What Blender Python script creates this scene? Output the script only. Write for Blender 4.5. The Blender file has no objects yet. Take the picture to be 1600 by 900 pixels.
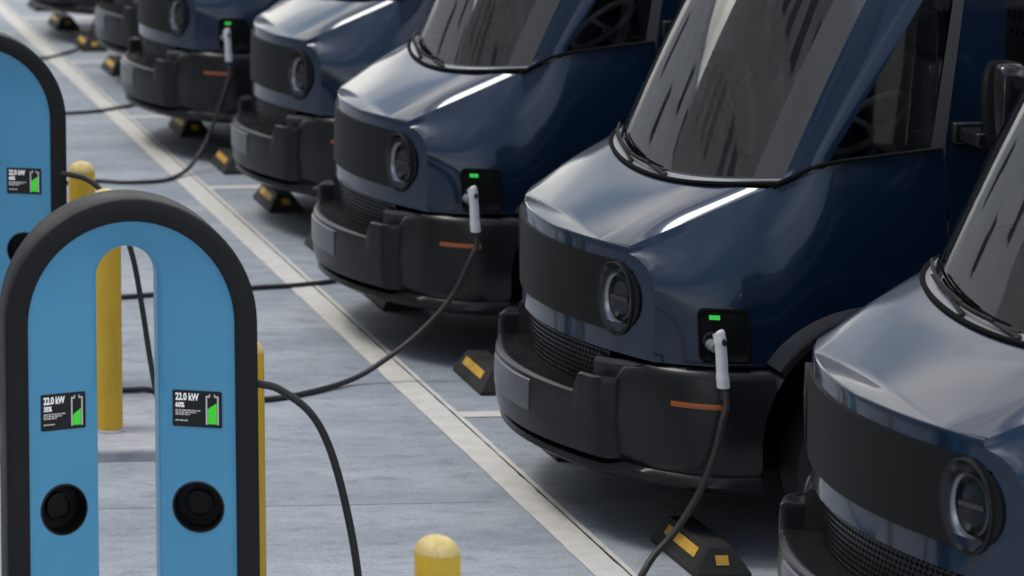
import bpy, bmesh, math, random
import numpy as np
from mathutils import Vector, Matrix
random.seed(4); rng = np.random.default_rng(7)
SC = bpy.context.scene
COL = SC.collection
PI = math.pi

# ------------------------------------------------------------------ camera, sky, sun, exposure
cd = bpy.data.cameras.new('camera'); cam = bpy.data.objects.new('camera', cd); COL.objects.link(cam)
yaw, roll = 0.0282097507, -0.0113792882
fw = Vector((math.sin(yaw), math.cos(yaw), 0)); rt = Vector((math.cos(yaw), -math.sin(yaw), 0)); up = rt.cross(fw)
r2 = rt * math.cos(roll) + up * math.sin(roll); u2 = up * math.cos(roll) - rt * math.sin(roll)
m = Matrix((r2, u2, -fw)).transposed().to_4x4(); m.translation = Vector((0, 0, 4.04694586))
cam.matrix_world = m
cd.sensor_width = 36; cd.lens = 4800 / 1600 * 36
cd.shift_x = (800 + 497.9) / 1600; cd.shift_y = -(450 + 577.22) / 1600
cd.clip_end = 2000
cd.dof.use_dof = True; cd.dof.focus_distance = 12.6; cd.dof.aperture_fstop = 3.0
SC.camera = cam

SUN_EL, SUN_AZ = math.radians(65), math.radians(-90)      # azimuth measured from +y towards +x
w = bpy.data.worlds.new('World'); SC.world = w; w.use_nodes = True
nt = w.node_tree; N = nt.nodes; L = nt.links
bg = N['Background']; bg.inputs['Strength'].default_value = 0.10
sky = N.new('ShaderNodeTexSky'); sky.sky_type = 'NISHITA'; sky.sun_disc = False
sky.sun_elevation = SUN_EL; sky.sun_rotation = SUN_AZ; sky.air_density = 1.2; sky.dust_density = 1.5
tc = N.new('ShaderNodeTexCoord')
mp = N.new('ShaderNodeMapping'); mp.inputs['Scale'].default_value = (1.0, 1.0, 1.9); mp.inputs['Location'].default_value = (3.1, 1.4, .3)
ns = N.new('ShaderNodeTexNoise'); ns.inputs['Scale'].default_value = 1.9; ns.inputs['Detail'].default_value = 4; ns.inputs['Roughness'].default_value = .5; ns.inputs['Distortion'].default_value = .2
cr = N.new('ShaderNodeValToRGB'); cr.color_ramp.elements[0].position = .36; cr.color_ramp.elements[1].position = .62
n2 = N.new('ShaderNodeTexNoise'); n2.inputs['Scale'].default_value = 2.6; n2.inputs['Detail'].default_value = 3.5
c2 = N.new('ShaderNodeValToRGB'); c2.color_ramp.elements[0].color = (5.5, 5.8, 6.2, 1); c2.color_ramp.elements[1].color = (20.5, 19.6, 18, 1)
c2.color_ramp.elements[0].position = .36; c2.color_ramp.elements[1].position = .64
mx = N.new('ShaderNodeMix'); mx.data_type = 'RGBA'
L.new(tc.outputs['Generated'], mp.inputs['Vector']); L.new(mp.outputs[0], ns.inputs['Vector']); L.new(mp.outputs[0], n2.inputs['Vector'])
L.new(ns.outputs['Fac'], cr.inputs[0]); L.new(n2.outputs['Fac'], c2.inputs[0])
dp = N.new('ShaderNodeVectorMath'); dp.operation = 'DOT_PRODUCT'; dp.inputs[1].default_value = (-.12, -.76, .64)
L.new(tc.outputs['Generated'], dp.inputs[0])
gp_ = N.new('ShaderNodeMapRange'); gp_.interpolation_type = 'SMOOTHSTEP'; gp_.inputs['From Min'].default_value = .72; gp_.inputs['From Max'].default_value = .93; gp_.inputs['To Min'].default_value = 1; gp_.inputs['To Max'].default_value = .3
L.new(dp.outputs['Value'], gp_.inputs['Value'])
mm2 = N.new('ShaderNodeMath'); mm2.operation = 'MULTIPLY'; L.new(cr.outputs[0], mm2.inputs[0]); L.new(gp_.outputs[0], mm2.inputs[1])
L.new(mm2.outputs[0], mx.inputs['Factor']); L.new(sky.outputs[0], mx.inputs['A']); L.new(c2.outputs[0], mx.inputs['B'])
sx_ = N.new('ShaderNodeSeparateXYZ'); L.new(tc.outputs['Generated'], sx_.inputs[0])
zr_ = N.new('ShaderNodeValToRGB'); e_ = zr_.color_ramp.elements; e_[0].position = .0; e_[0].color = (.85, .85, .86, 1); e_[1].position = .75; e_[1].color = (1.35, 1.35, 1.35, 1)
e_ = e_.new(.30); e_.color = (1.1, 1.1, 1.1, 1)
m2 = N.new('ShaderNodeMix'); m2.data_type = 'RGBA'; m2.blend_type = 'MULTIPLY'; m2.inputs['Factor'].default_value = 1
L.new(sx_.outputs['Z'], zr_.inputs[0]); L.new(mx.outputs['Result'], m2.inputs['A']); L.new(zr_.outputs[0], m2.inputs['B'])
L.new(m2.outputs['Result'], bg.inputs['Color'])
sd = bpy.data.lights.new('sun', 'SUN'); sd.energy = 1.15; sd.angle = math.radians(15); sd.color = (1, .96, .9)
so = bpy.data.objects.new('sun', sd); COL.objects.link(so)
sv = Vector((math.cos(SUN_EL) * math.sin(SUN_AZ), math.cos(SUN_EL) * math.cos(SUN_AZ), math.sin(SUN_EL)))
so.rotation_euler = sv.to_track_quat('Z', 'Y').to_euler(); so.location = (-30, 0, 50)
SC.view_settings.view_transform = 'Standard'; SC.view_settings.look = 'None'
SC.view_settings.exposure = 0.2; SC.view_settings.gamma = 1
SC.cycles.max_bounces = 8; SC.cycles.transparent_max_bounces = 12; SC.cycles.caustics_reflective = False

# ------------------------------------------------------------------ materials
def mat(name, col, rough=.5, metal=0., coat=0., spec=.5, emit=None, es=0.):
    M = bpy.data.materials.new(name); M.use_nodes = True
    b = M.node_tree.nodes['Principled BSDF']
    b.inputs['Base Color'].default_value = (*col, 1); b.inputs['Roughness'].default_value = rough
    b.inputs['Metallic'].default_value = metal; b.inputs['Coat Weight'].default_value = coat
    b.inputs['Coat Roughness'].default_value = .03; b.inputs['Specular IOR Level'].default_value = spec
    if emit: b.inputs['Emission Color'].default_value = (*emit, 1); b.inputs['Emission Strength'].default_value = es
    return M
def nz(M, scale=(8, 8, 8), detail=5, rough=.6, coord='Object', nscale=1.):
    t = M.node_tree
    a = t.nodes.new('ShaderNodeTexCoord'); b = t.nodes.new('ShaderNodeMapping'); b.inputs['Scale'].default_value = scale
    c = t.nodes.new('ShaderNodeTexNoise'); c.inputs['Scale'].default_value = nscale; c.inputs['Detail'].default_value = detail; c.inputs['Roughness'].default_value = rough
    t.links.new(a.outputs[coord], b.inputs['Vector']); t.links.new(b.outputs[0], c.inputs['Vector'])
    return c.outputs['Fac']
def ramp(M, fac, stops):
    r = M.node_tree.nodes.new('ShaderNodeValToRGB'); e = r.color_ramp.elements
    while len(e) < len(stops): e.new(.5)
    for i, (p, c) in enumerate(stops):
        e[i].position = p; e[i].color = (c, c, c, 1) if isinstance(c, (int, float)) else (*c, 1)
    M.node_tree.links.new(fac, r.inputs[0]); return r.outputs[0]
def mixc(M, fac, a, b, mode='MIX'):
    n = M.node_tree.nodes.new('ShaderNodeMix'); n.data_type = 'RGBA'; n.blend_type = mode
    for k, v in (('Factor', fac), ('A', a), ('B', b)):
        if isinstance(v, (int, float)): n.inputs[k].default_value = v
        elif isinstance(v, tuple): n.inputs[k].default_value = (*v, 1)
        else: M.node_tree.links.new(v, n.inputs[k])
    return n.outputs['Result']
def setin(M, name, out): M.node_tree.links.new(out, M.node_tree.nodes['Principled BSDF'].inputs[name])
def bump(M, fac, strength=.1, dist=.01):
    n = M.node_tree.nodes.new('ShaderNodeBump'); n.inputs['Strength'].default_value = strength; n.inputs['Distance'].default_value = dist
    M.node_tree.links.new(fac, n.inputs['Height']); setin(M, 'Normal', n.outputs[0])

PAINT = mat('van_paint', (.005, .0165, .042), .34, .30, 1.0, .12)
f = nz(PAINT, (1, 1, 1), 3, .5, nscale=2.2); bump(PAINT, f, .05, .02)
setin(PAINT, 'Coat Roughness', ramp(PAINT, nz(PAINT, (2, 2, 5), 6, .65), [(.35, .05), (.7, .11)]))
PLASTIC = mat('satin_plastic', (.012, .0125, .014), .42, 0, 0, .34)
setin(PLASTIC, 'Roughness', ramp(PLASTIC, nz(PLASTIC, (3, 3, 6), 6, .7), [(.3, .22), (.75, .34)]))
bump(PLASTIC, nz(PLASTIC, (240, 240, 240), 2), .06, .002)
PANEL = mat('front_panel', (.0085, .009, .0098), .55, 0, 0, .16); PANEL.node_tree.nodes['Principled BSDF'].inputs['Coat Roughness'].default_value = .3
BLACK = mat('gloss_black', (.006, .006, .007), .15)
MATTE = mat('matte_black', (.008, .008, .009), .75)
VOID = mat('dark_opening', (.003, .003, .003), .9, spec=.1)
RUBBER = mat('rubber', (.014, .014, .015), .7)
CABLE = mat('cable_rubber', (.016, .016, .017), .5)
CHROME = mat('reflector', (.16, .165, .175), .2, 1)
DCHROME = mat('dark_reflector', (.36, .37, .39), .24, 1)
RIM = mat('wheel_rim', (.05, .05, .055), .35, .8)
FRAMEG = mat('window_frame', (.06, .062, .066), .45)
FRIT = mat('glass_border', (.06, .062, .067), .16, 0, .6)
SEALM = mat('black_seal', (.003, .003, .003), .8, spec=.12)
PERF = mat('added_panel_face', (.62, .62, .63), .8)
LEDGE = mat('cowl_ledge', (.22, .23, .25), .25)  # lightened so the colour carries a sky reflection
AMBER = mat('amber_lens', (.34, .085, .010), .25, 0, .5)
WHITE = mat('plug_white', (.62, .63, .66), .42)
GREYP = mat('plug_grey', (.16, .165, .18), .45)
LED = mat('green_led', (.01, .2, .02), .4, emit=(.03, .65, .06), es=.55)
DASH = mat('dashboard', (.20, .20, .205), .7)
SEAT = mat('seat_fabric', (.30, .30, .31), .85)
WALLI = mat('cab_lining', (.34, .34, .345), .8)
SHEETM = mat('pale_sheet', (.72, .73, .75), .85)  # colour of the made-up sheet, standing in for a white reflection
WHEELM = mat('steering_wheel', (.5, .5, .52), .5)

def glass_mat(name, tint, boost, wave):
    M = bpy.data.materials.new(name); M.use_nodes = True; t = M.node_tree
    for n in list(t.nodes): t.nodes.remove(n)
    o = t.nodes.new('ShaderNodeOutputMaterial'); tr = t.nodes.new('ShaderNodeBsdfTransparent'); tr.inputs[0].default_value = (*tint, 1)
    g = t.nodes.new('ShaderNodeBsdfGlossy'); g.inputs['Roughness'].default_value = .035
    fr = t.nodes.new('ShaderNodeFresnel'); fr.inputs['IOR'].default_value = boost
    a = t.nodes.new('ShaderNodeTexCoord'); mpn = t.nodes.new('ShaderNodeMapping'); mpn.inputs['Scale'].default_value = (1.2, 5.5, 1.0)
    no = t.nodes.new('ShaderNodeTexNoise'); no.inputs['Scale'].default_value = 1.1; no.inputs['Detail'].default_value = 3
    b = t.nodes.new('ShaderNodeBump'); b.inputs['Strength'].default_value = wave; b.inputs['Distance'].default_value = .03
    t.links.new(a.outputs['Object'], mpn.inputs[0]); t.links.new(mpn.outputs[0], no.inputs['Vector']); t.links.new(no.outputs['Fac'], b.inputs['Height'])
    t.links.new(b.outputs[0], g.inputs['Normal'])
    m_ = t.nodes.new('ShaderNodeMixShader'); t.links.new(fr.outputs[0], m_.inputs[0]); t.links.new(tr.outputs[0], m_.inputs[1]); t.links.new(g.outputs[0], m_.inputs[2])
    t.links.new(m_.outputs[0], o.inputs[0]); return M
WGLASS = glass_mat('windshield_glass', (.84, .86, .87), 2.6, .02)
SGLASS = glass_mat('side_glass', (.46, .48, .49), 2.1, .03)
LENS = glass_mat('lamp_lens', (.9, .9, .92), 1.18, .0)

# ------------------------------------------------------------------ mesh helpers
class MB:
    def __init__(s): s.v = []; s.f = []; s.m = []; s.cur = 0
    def add(s, vs, fs):
        o = len(s.v); s.v += [tuple(map(float, v)) for v in vs]
        for f in fs: s.f.append([i + o for i in f]); s.m.append(s.cur)
    def grid(s, P, wu=False, wv=False, flip=False, skip=None):
        nu, nv = len(P), len(P[0]); fs = []
        for i in range(nu if wu else nu - 1):
            for j in range(nv if wv else nv - 1):
                if skip and skip(i, j): continue
                q = [i * nv + j, ((i + 1) % nu) * nv + j, ((i + 1) % nu) * nv + (j + 1) % nv, i * nv + (j + 1) % nv]
                fs.append(q[::-1] if flip else q)
        s.add([p for r in P for p in r], fs)
    def box(s, a, b):
        (x0, y0, z0), (x1, y1, z1) = a, b
        s.add([(x0, y0, z0), (x1, y0, z0), (x1, y1, z0), (x0, y1, z0), (x0, y0, z1), (x1, y0, z1), (x1, y1, z1), (x0, y1, z1)],
              [(0, 3, 2, 1), (4, 5, 6, 7), (0, 1, 5, 4), (1, 2, 6, 5), (2, 3, 7, 6), (3, 0, 4, 7)])
    def tube(s, pts, r, n=10, cap=True, squash=1.):
        pts = [Vector(p) for p in pts]; rs = r if isinstance(r, (list, tuple)) else [r] * len(pts)
        rings = []; ref = None
        for i, p in enumerate(pts):
            t = (pts[min(i + 1, len(pts) - 1)] - pts[max(i - 1, 0)]).normalized()
            if ref is None: ref = Vector((0, 0, 1)) if abs(t.z) < .9 else Vector((1, 0, 0))
            a = t.cross(ref).normalized(); b = a.cross(t).normalized(); ref = b
            rings.append([p + (a * math.cos(k * 2 * PI / n) + b * squash * math.sin(k * 2 * PI / n)) * rs[i] for k in range(n)])
        s.grid(rings, wv=True)
        if cap:
            o = len(s.v); s.add([*rings[0], *rings[-1]], [list(range(n)), list(range(2 * n - 1, n - 1, -1))])
    def lathe(s, prof, c, ax, n=32, sc=(1, 1), ref=None):
        ax = Vector(ax).normalized(); ref = Vector(ref) if ref else (Vector((0, 0, 1)) if abs(ax.z) < .9 else Vector((1, 0, 0)))
        a = ax.cross(ref).normalized(); b = a.cross(ax); c = Vector(c)
        s.grid([[c + ax * h + a * (r * sc[0] * math.cos(k * 2 * PI / n)) + b * (r * sc[1] * math.sin(k * 2 * PI / n)) for k in range(n)] for r, h in prof], wv=True)
    def build(s, name, mats, parent=None, smooth=35, weld=True, recalc=True):
        me = bpy.data.meshes.new(name); me.from_pydata(s.v, [], s.f)
        for M in (mats if isinstance(mats, (list, tuple)) else [mats]): me.materials.append(M)
        me.polygons.foreach_set('material_index', s.m)
        bm = bmesh.new(); bm.from_mesh(me)
        if weld: bmesh.ops.remove_doubles(bm, verts=bm.verts, dist=1e-5)
        if recalc: bmesh.ops.recalc_face_normals(bm, faces=bm.faces)
        bm.to_mesh(me); bm.free()
        if smooth:
            me.polygons.foreach_set('use_smooth', [True] * len(me.polygons)); me.set_sharp_from_angle(angle=math.radians(smooth))
        o = bpy.data.objects.new(name, me); COL.objects.link(o)
        if parent: o.parent = parent
        return o
def bevel(o, wd=.006, seg=2, ang=35):
    b = o.modifiers.new('bevel', 'BEVEL'); b.width = wd; b.segments = seg; b.limit_method = 'ANGLE'; b.angle_limit = math.radians(ang); return o
def tag(o, label=None, cat=None, group=None, kind=None):
    for k, v in (('label', label), ('category', cat), ('group', group), ('kind', kind)):
        if v: o[k] = v
    return o
def empty(name, loc, rz=0):
    o = bpy.data.objects.new(name, None); COL.objects.link(o); o.location = loc; o.rotation_euler = (0, 0, rz); o.empty_display_size = .2; return o
KIDS = {}
def copy_tree(o, parent=None):
    c = o.copy(); COL.objects.link(c)
    if parent: c.parent = parent
    for ch in list(o.children): copy_tree(ch, c)
    return c
def spline(pts, n=10):
    P = [Vector(p) for p in pts]; out = []
    for i in range(len(P) - 1):
        a, b, c, d = P[max(i - 1, 0)], P[i], P[i + 1], P[min(i + 2, len(P) - 1)]
        for k in range(n):
            t = k / n
            out.append(.5 * ((2 * b) + (c - a) * t + (2 * a - 5 * b + 4 * c - d) * t * t + (3 * b - a - 3 * c + d) * t ** 3))
    out.append(P[-1]); return out
def sm(a, b, x):
    t = min(1, max(0, (x - a) / (b - a))); return t * t * (3 - 2 * t)

# ------------------------------------------------------------------ setting: ground and painted lines
GROUND = mat('concrete_ground', (.3, .3, .3), .8)
g1 = nz(GROUND, (.55, 1.5, 1), 8, .62); g2 = nz(GROUND, (5, 11, 1), 8, .72); g3 = nz(GROUND, (55, 70, 1), 4, .7); g4 = nz(GROUND, (2.2, 4.5, 1), 10, .75)
base = ramp(GROUND, g1, [(.3, (.215, .25, .295)), (.5, (.285, .318, .362)), (.72, (.39, .415, .452))])
base = mixc(GROUND, 1., base, ramp(GROUND, g2, [(.25, .52), (.45, .94), (.8, 1.2)]), 'MULTIPLY')
base = mixc(GROUND, .8, base, ramp(GROUND, g3, [(.3, .72), (.7, 1.22)]), 'MULTIPLY')
g5 = nz(GROUND, (3.1, 3.1, 1), 2, .5, nscale=3.0)
base = mixc(GROUND, ramp(GROUND, g5, [(.74, 0.), (.80, .55)]), base, (.075, .08, .09))
base = mixc(GROUND, ramp(GROUND, g4, [(.57, 0.), (.74, .75)]), base, (.105, .117, .142))
setin(GROUND, 'Base Color', base); setin(GROUND, 'Roughness', ramp(GROUND, g4, [(.3, .6), (.7, .9)]))
bump(GROUND, g2, .25, .01)
mb = MB(); xs = [-400, -60, 0, 30, 90, 500]; ysl = [-400, -60, 0, 40, 110, 700]
mb.grid([[(x, y, 0) for y in ysl] for x in xs])
tag(mb.build('parking_lot_ground', GROUND), kind='structure')
LINE = mat('line_paint', (.6, .58, .54), .75)
l1 = nz(LINE, (9, 9, 1), 7, .7); l2 = nz(LINE, (50, 14, 1), 4, .7)
lc = ramp(LINE, l1, [(.3, (.49, .48, .45)), (.6, (.60, .585, .55))])
lc = mixc(LINE, ramp(LINE, l2, [(.66, 0.), (.8, .55)]), lc, (.28, .29, .3)); setin(LINE, 'Base Color', lc)
mb = MB()
def edge_strip(x0, x1, y0, y1, z, wob):
    yy = np.arange(y0, y1, .09); P = []
    for y in yy: P.append([(x0 + rng.normal(0, wob), y, z), (x1 + rng.normal(0, wob), y, z)])
    mb.grid(P)
edge_strip(4.188, 4.333, 2, 70, .004, .0015)
edge_strip(4.343, 4.368, 2, 70, .004, .0012)
tag(mb.build('long_white_line', LINE, smooth=0), kind='structure')
mb = MB(); mb.box((4.3335, 2, -.02), (4.3425, 70, .0015))
tag(mb.build('expansion_joint', VOID, smooth=0), kind='structure')
mb = MB(); Y0 = 15.5513
for k in range(-3, 9):
    yy = Y0 + 3.2 * k; xx = np.arange(4.369, 11, .15)
    mb.grid([[(x, yy - .055 + rng.normal(0, .003), .004), (x, yy + .055 + rng.normal(0, .003), .004)] for x in xx])
tag(mb.build('bay_line', LINE, smooth=0), kind='structure')
mb = MB()      # fine saw-cut joints across the slab
for yy in (14.02, 18.3, 24.9):
    mb.grid([[(x, yy - .0022 + .012 * math.sin(x * 1.3), .002), (x, yy + .0022 + .012 * math.sin(x * 1.3), .002)] for x in np.arange(-3, 4.18, .1)])
tag(mb.build('saw_cut_joint', mat('joint_dark', (.17, .18, .195), .9), smooth=0), kind='structure')
CONC = mat('island_concrete', (.4, .41, .43), .85)
setin(CONC, 'Base Color', ramp(CONC, nz(CONC, (7, 16, 16), 7, .7), [(.3, (.27, .285, .32)), (.7, (.46, .47, .5))]))
def island(y0, y1, lab):
    mb = MB(); mb.box((.9, y0, -.02), (2.86, y1, .06)); o = bevel(mb.build('kerb_island', CONC), .02, 3); o['kind'] = 'structure'
island(14.80, 15.98, ''); island(9.1, 12.75, '')

# ------------------------------------------------------------------ delivery van (nose towards -x)
K, X0 = .33, .078
AX, AZ = 1.27, .5                                         # wheel arch centre
ZF, YF = .852, .855                                       # lower edge and half width of the nose face
FV = list(np.linspace(ZF, 1.155, 8))
FARC = [(.71 + .145 * math.cos(a), 1.155 + .137 * math.sin(a)) for a in np.radians(np.linspace(15, 90, 6))]
FOLD = [(YF, z) for z in FV] + FARC                       # fold between nose face and fender, bottom to top
FZ = [q[1] for q in FOLD]; NR = len(FOLD)
def front(y, z): return np.array([X0 + K * y * y + .014 * ((z - ZF) / .46) ** 2, y, z])
def ybot(x): return .985 + .035 * sm(.6, 1.7, x)
def zb(x):
    b = .852 if x < AX else .62
    for xc in (AX, 5.0):
        if abs(x - xc) < .6: b = max(b, AZ + math.sqrt(.36 - (x - xc) ** 2))
    return b
_XS = np.linspace(.2, 7, 1800)
def _tab(ys_):
    v = np.interp(_XS, [.26, .80, 1.03, 1.54, 2.2, 7], ys_); v[_XS < .26] = ys_[0] + (_XS[_XS < .26] - .26) * (ys_[1] - ys_[0]) / .54
    k = 16; p = np.concatenate([2 * v[0] - v[k:0:-1], v, 2 * v[-1] - v[-2:-k - 2:-1]]); return np.convolve(p, np.ones(2 * k + 1) / (2 * k + 1), 'valid')
_TY = _tab([.712, .835, .930, .985, 1.0, 1.0]); _TZ = _tab([1.320, 1.578, 1.675, 1.74, 1.745, 1.745])
X_F = .30
def sidew(x, v):
    """point of the fender and side wall at station x, v from the lower edge (0) to the top crease (1)"""
    t = (x - X_F) / .36; w_ = 1 - (1 - min(max(t, 0), 1)) ** 1.5
    xe = x - (X_F - .259) * (1 - w_)
    ty, tz = np.interp(xe, _XS, _TY), np.interp(xe, _XS, _TZ); z0 = zb(x); yb_ = ybot(x)
    P = np.array([x + (xe - x) * v ** 3, yb_ + (ty - yb_) * v ** 2.4, z0 + (tz - z0) * v])
    if t < 1:
        vm = 1 - .03 / (tz - z0); q = min(v / vm, 1) * (NR - 1); i = min(int(q), NR - 2); f_ = q - i
        fy = FOLD[i][0] * (1 - f_) + FOLD[i + 1][0] * f_; fz = FOLD[i][1] * (1 - f_) + FOLD[i + 1][1] * f_
        if v > vm: fy, fz = .712, FOLD[-1][1] + .028 * (v - vm) / (1 - vm)
        fp = front(fy, fz); fp[0] += (x - X_F)
        wv = 0 if t <= 1e-6 else w_ + (1 - w_) * v ** 8
        P = fp * (1 - wv) + P * wv
    return P
_VR = [i / (NR - 1) for i in range(NR)]
def fillet(a, T, b): return [a * (1 - t) ** 2 + T * 2 * t * (1 - t) + b * t * t for t in (k / 9 for k in range(1, 10))]
D_F = np.array([.91, 0, .41]); D_S = np.array([.10, -.97, .22]); D_U = np.array([.35, -.15, .92]); D_U2 = np.array([0, -.1, .995])
def unit(v): return v / np.linalg.norm(v)
def scol(x):
    tz = np.interp(x, _XS, _TZ); vm = 1 - .03 / (tz - zb(x))
    pts = [sidew(x, v * vm) for v in _VR]; T = sidew(x, 1.)
    k = .5 + .5 * sm(X_F, .55, x); d = unit(D_F * (1 - k) + D_S * k)
    if x > .72: q = sm(.74, .95, x); d = unit(d * (1 - q) + D_U * q)
    if x > 1.0: q = sm(1.0, 1.3, x); d = unit(d * (1 - q) + D_U2 * q)
    rh = .0001 + .028 * sm(.86, 1.0, x)
    return pts + fillet(pts[-1], T, T + d * rh)
def fcol(y):
    a = front(y, FZ[-1]); T = front(y, FZ[-1] + .024); k = .5 * sm(.55, .71, abs(y)); d = unit(D_F * (1 - k) + D_S * k)
    return [front(y, z) for z in FZ] + fillet(a, T, T + d * (.009 + .013 * sm(.55, .71, abs(y))))
def edge_in(x): return scol(x)[-1]
def s_of_x(x): return x
def mir(p, g): return (p[0], p[1] * g, p[2])
# windshield curves
def w0(y):
    a = abs(y); return np.array([.575 + .2 * a * a + .16 * (a / .86) ** 6, y, 1.542 + .074 * (a / .86) ** 2])
def w1(y):
    a = abs(y); return np.array([1.13 + .2 * a * a + .24 * (a / .75) ** 4, y, 2.74 - .03 * (a / .75) ** 2])
def ws(y, t):                                             # y at base in -.86...86, t up
    q = w0(y); p = w1(y * .75 / .86); r = q + (p - q) * t
    b = .035 * 4 * t * (1 - t) * (1 - .6 * (y / .86) ** 2); return r + np.array([-.85, 0, .5]) * b
def yu(x, z):
    yb = np.interp(x, [.88, 1.03, 1.54, 2.2, 7], [.84, .925, .975, .992, .992]); k = (z - 1.70) / 1.05
    return yb - .10 * k - .012 * 4 * k * (k - 1) * -1 * 0
def patch(mb, c, g, off=0., n=6, mm=8):
    # bilinear patch in side (x,z) coordinates lying on the upper side surface
    P = []
    for i in range(n + 1):
        r = []
        for j in range(mm + 1):
            u, v = i / n, j / mm
            x = (c[0][0] * (1 - u) + c[1][0] * u) * (1 - v) + (c[3][0] * (1 - u) + c[2][0] * u) * v
            z = (c[0][1] * (1 - u) + c[1][1] * u) * (1 - v) + (c[3][1] * (1 - u) + c[2][1] * u) * v
            r.append((x, g * (yu(x, z) + off), z))
        P.append(r)
    mb.grid(P)
# bumper outline
def nrm(fn, s):
    if s <= .004: return np.array([-1., 0.])
    d = unit(fn(s + .004) - fn(s - .004)); return np.array([-d[1], d[0]])
def outb(s):
    k, x0, ys, ry, rx = .40, .012, .80, .22, .20
    xb = x0 + k * ys * ys; xe = xb + rx + 2 * k * ys * ry
    if s <= ys: return np.array([x0 + k * s * s, s])
    if s <= ys + 1:
        a = (s - ys) * PI / 2; return np.array([xb + rx * (1 - math.cos(a)) + 2 * k * ys * ry * math.sin(a), ys + ry * math.sin(a)])
    x = xe + s - ys - 1; return np.array([x, 1.02])
def outbx(x): return x - (.012 + .4 * .64 + .2 + .8 * .8 * .22) + 1.8
def boff(s, d, z, fn=outb):
    o = fn(s) - nrm(fn, s) * d; return np.array([o[0], max(o[1], 0), z])

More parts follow.
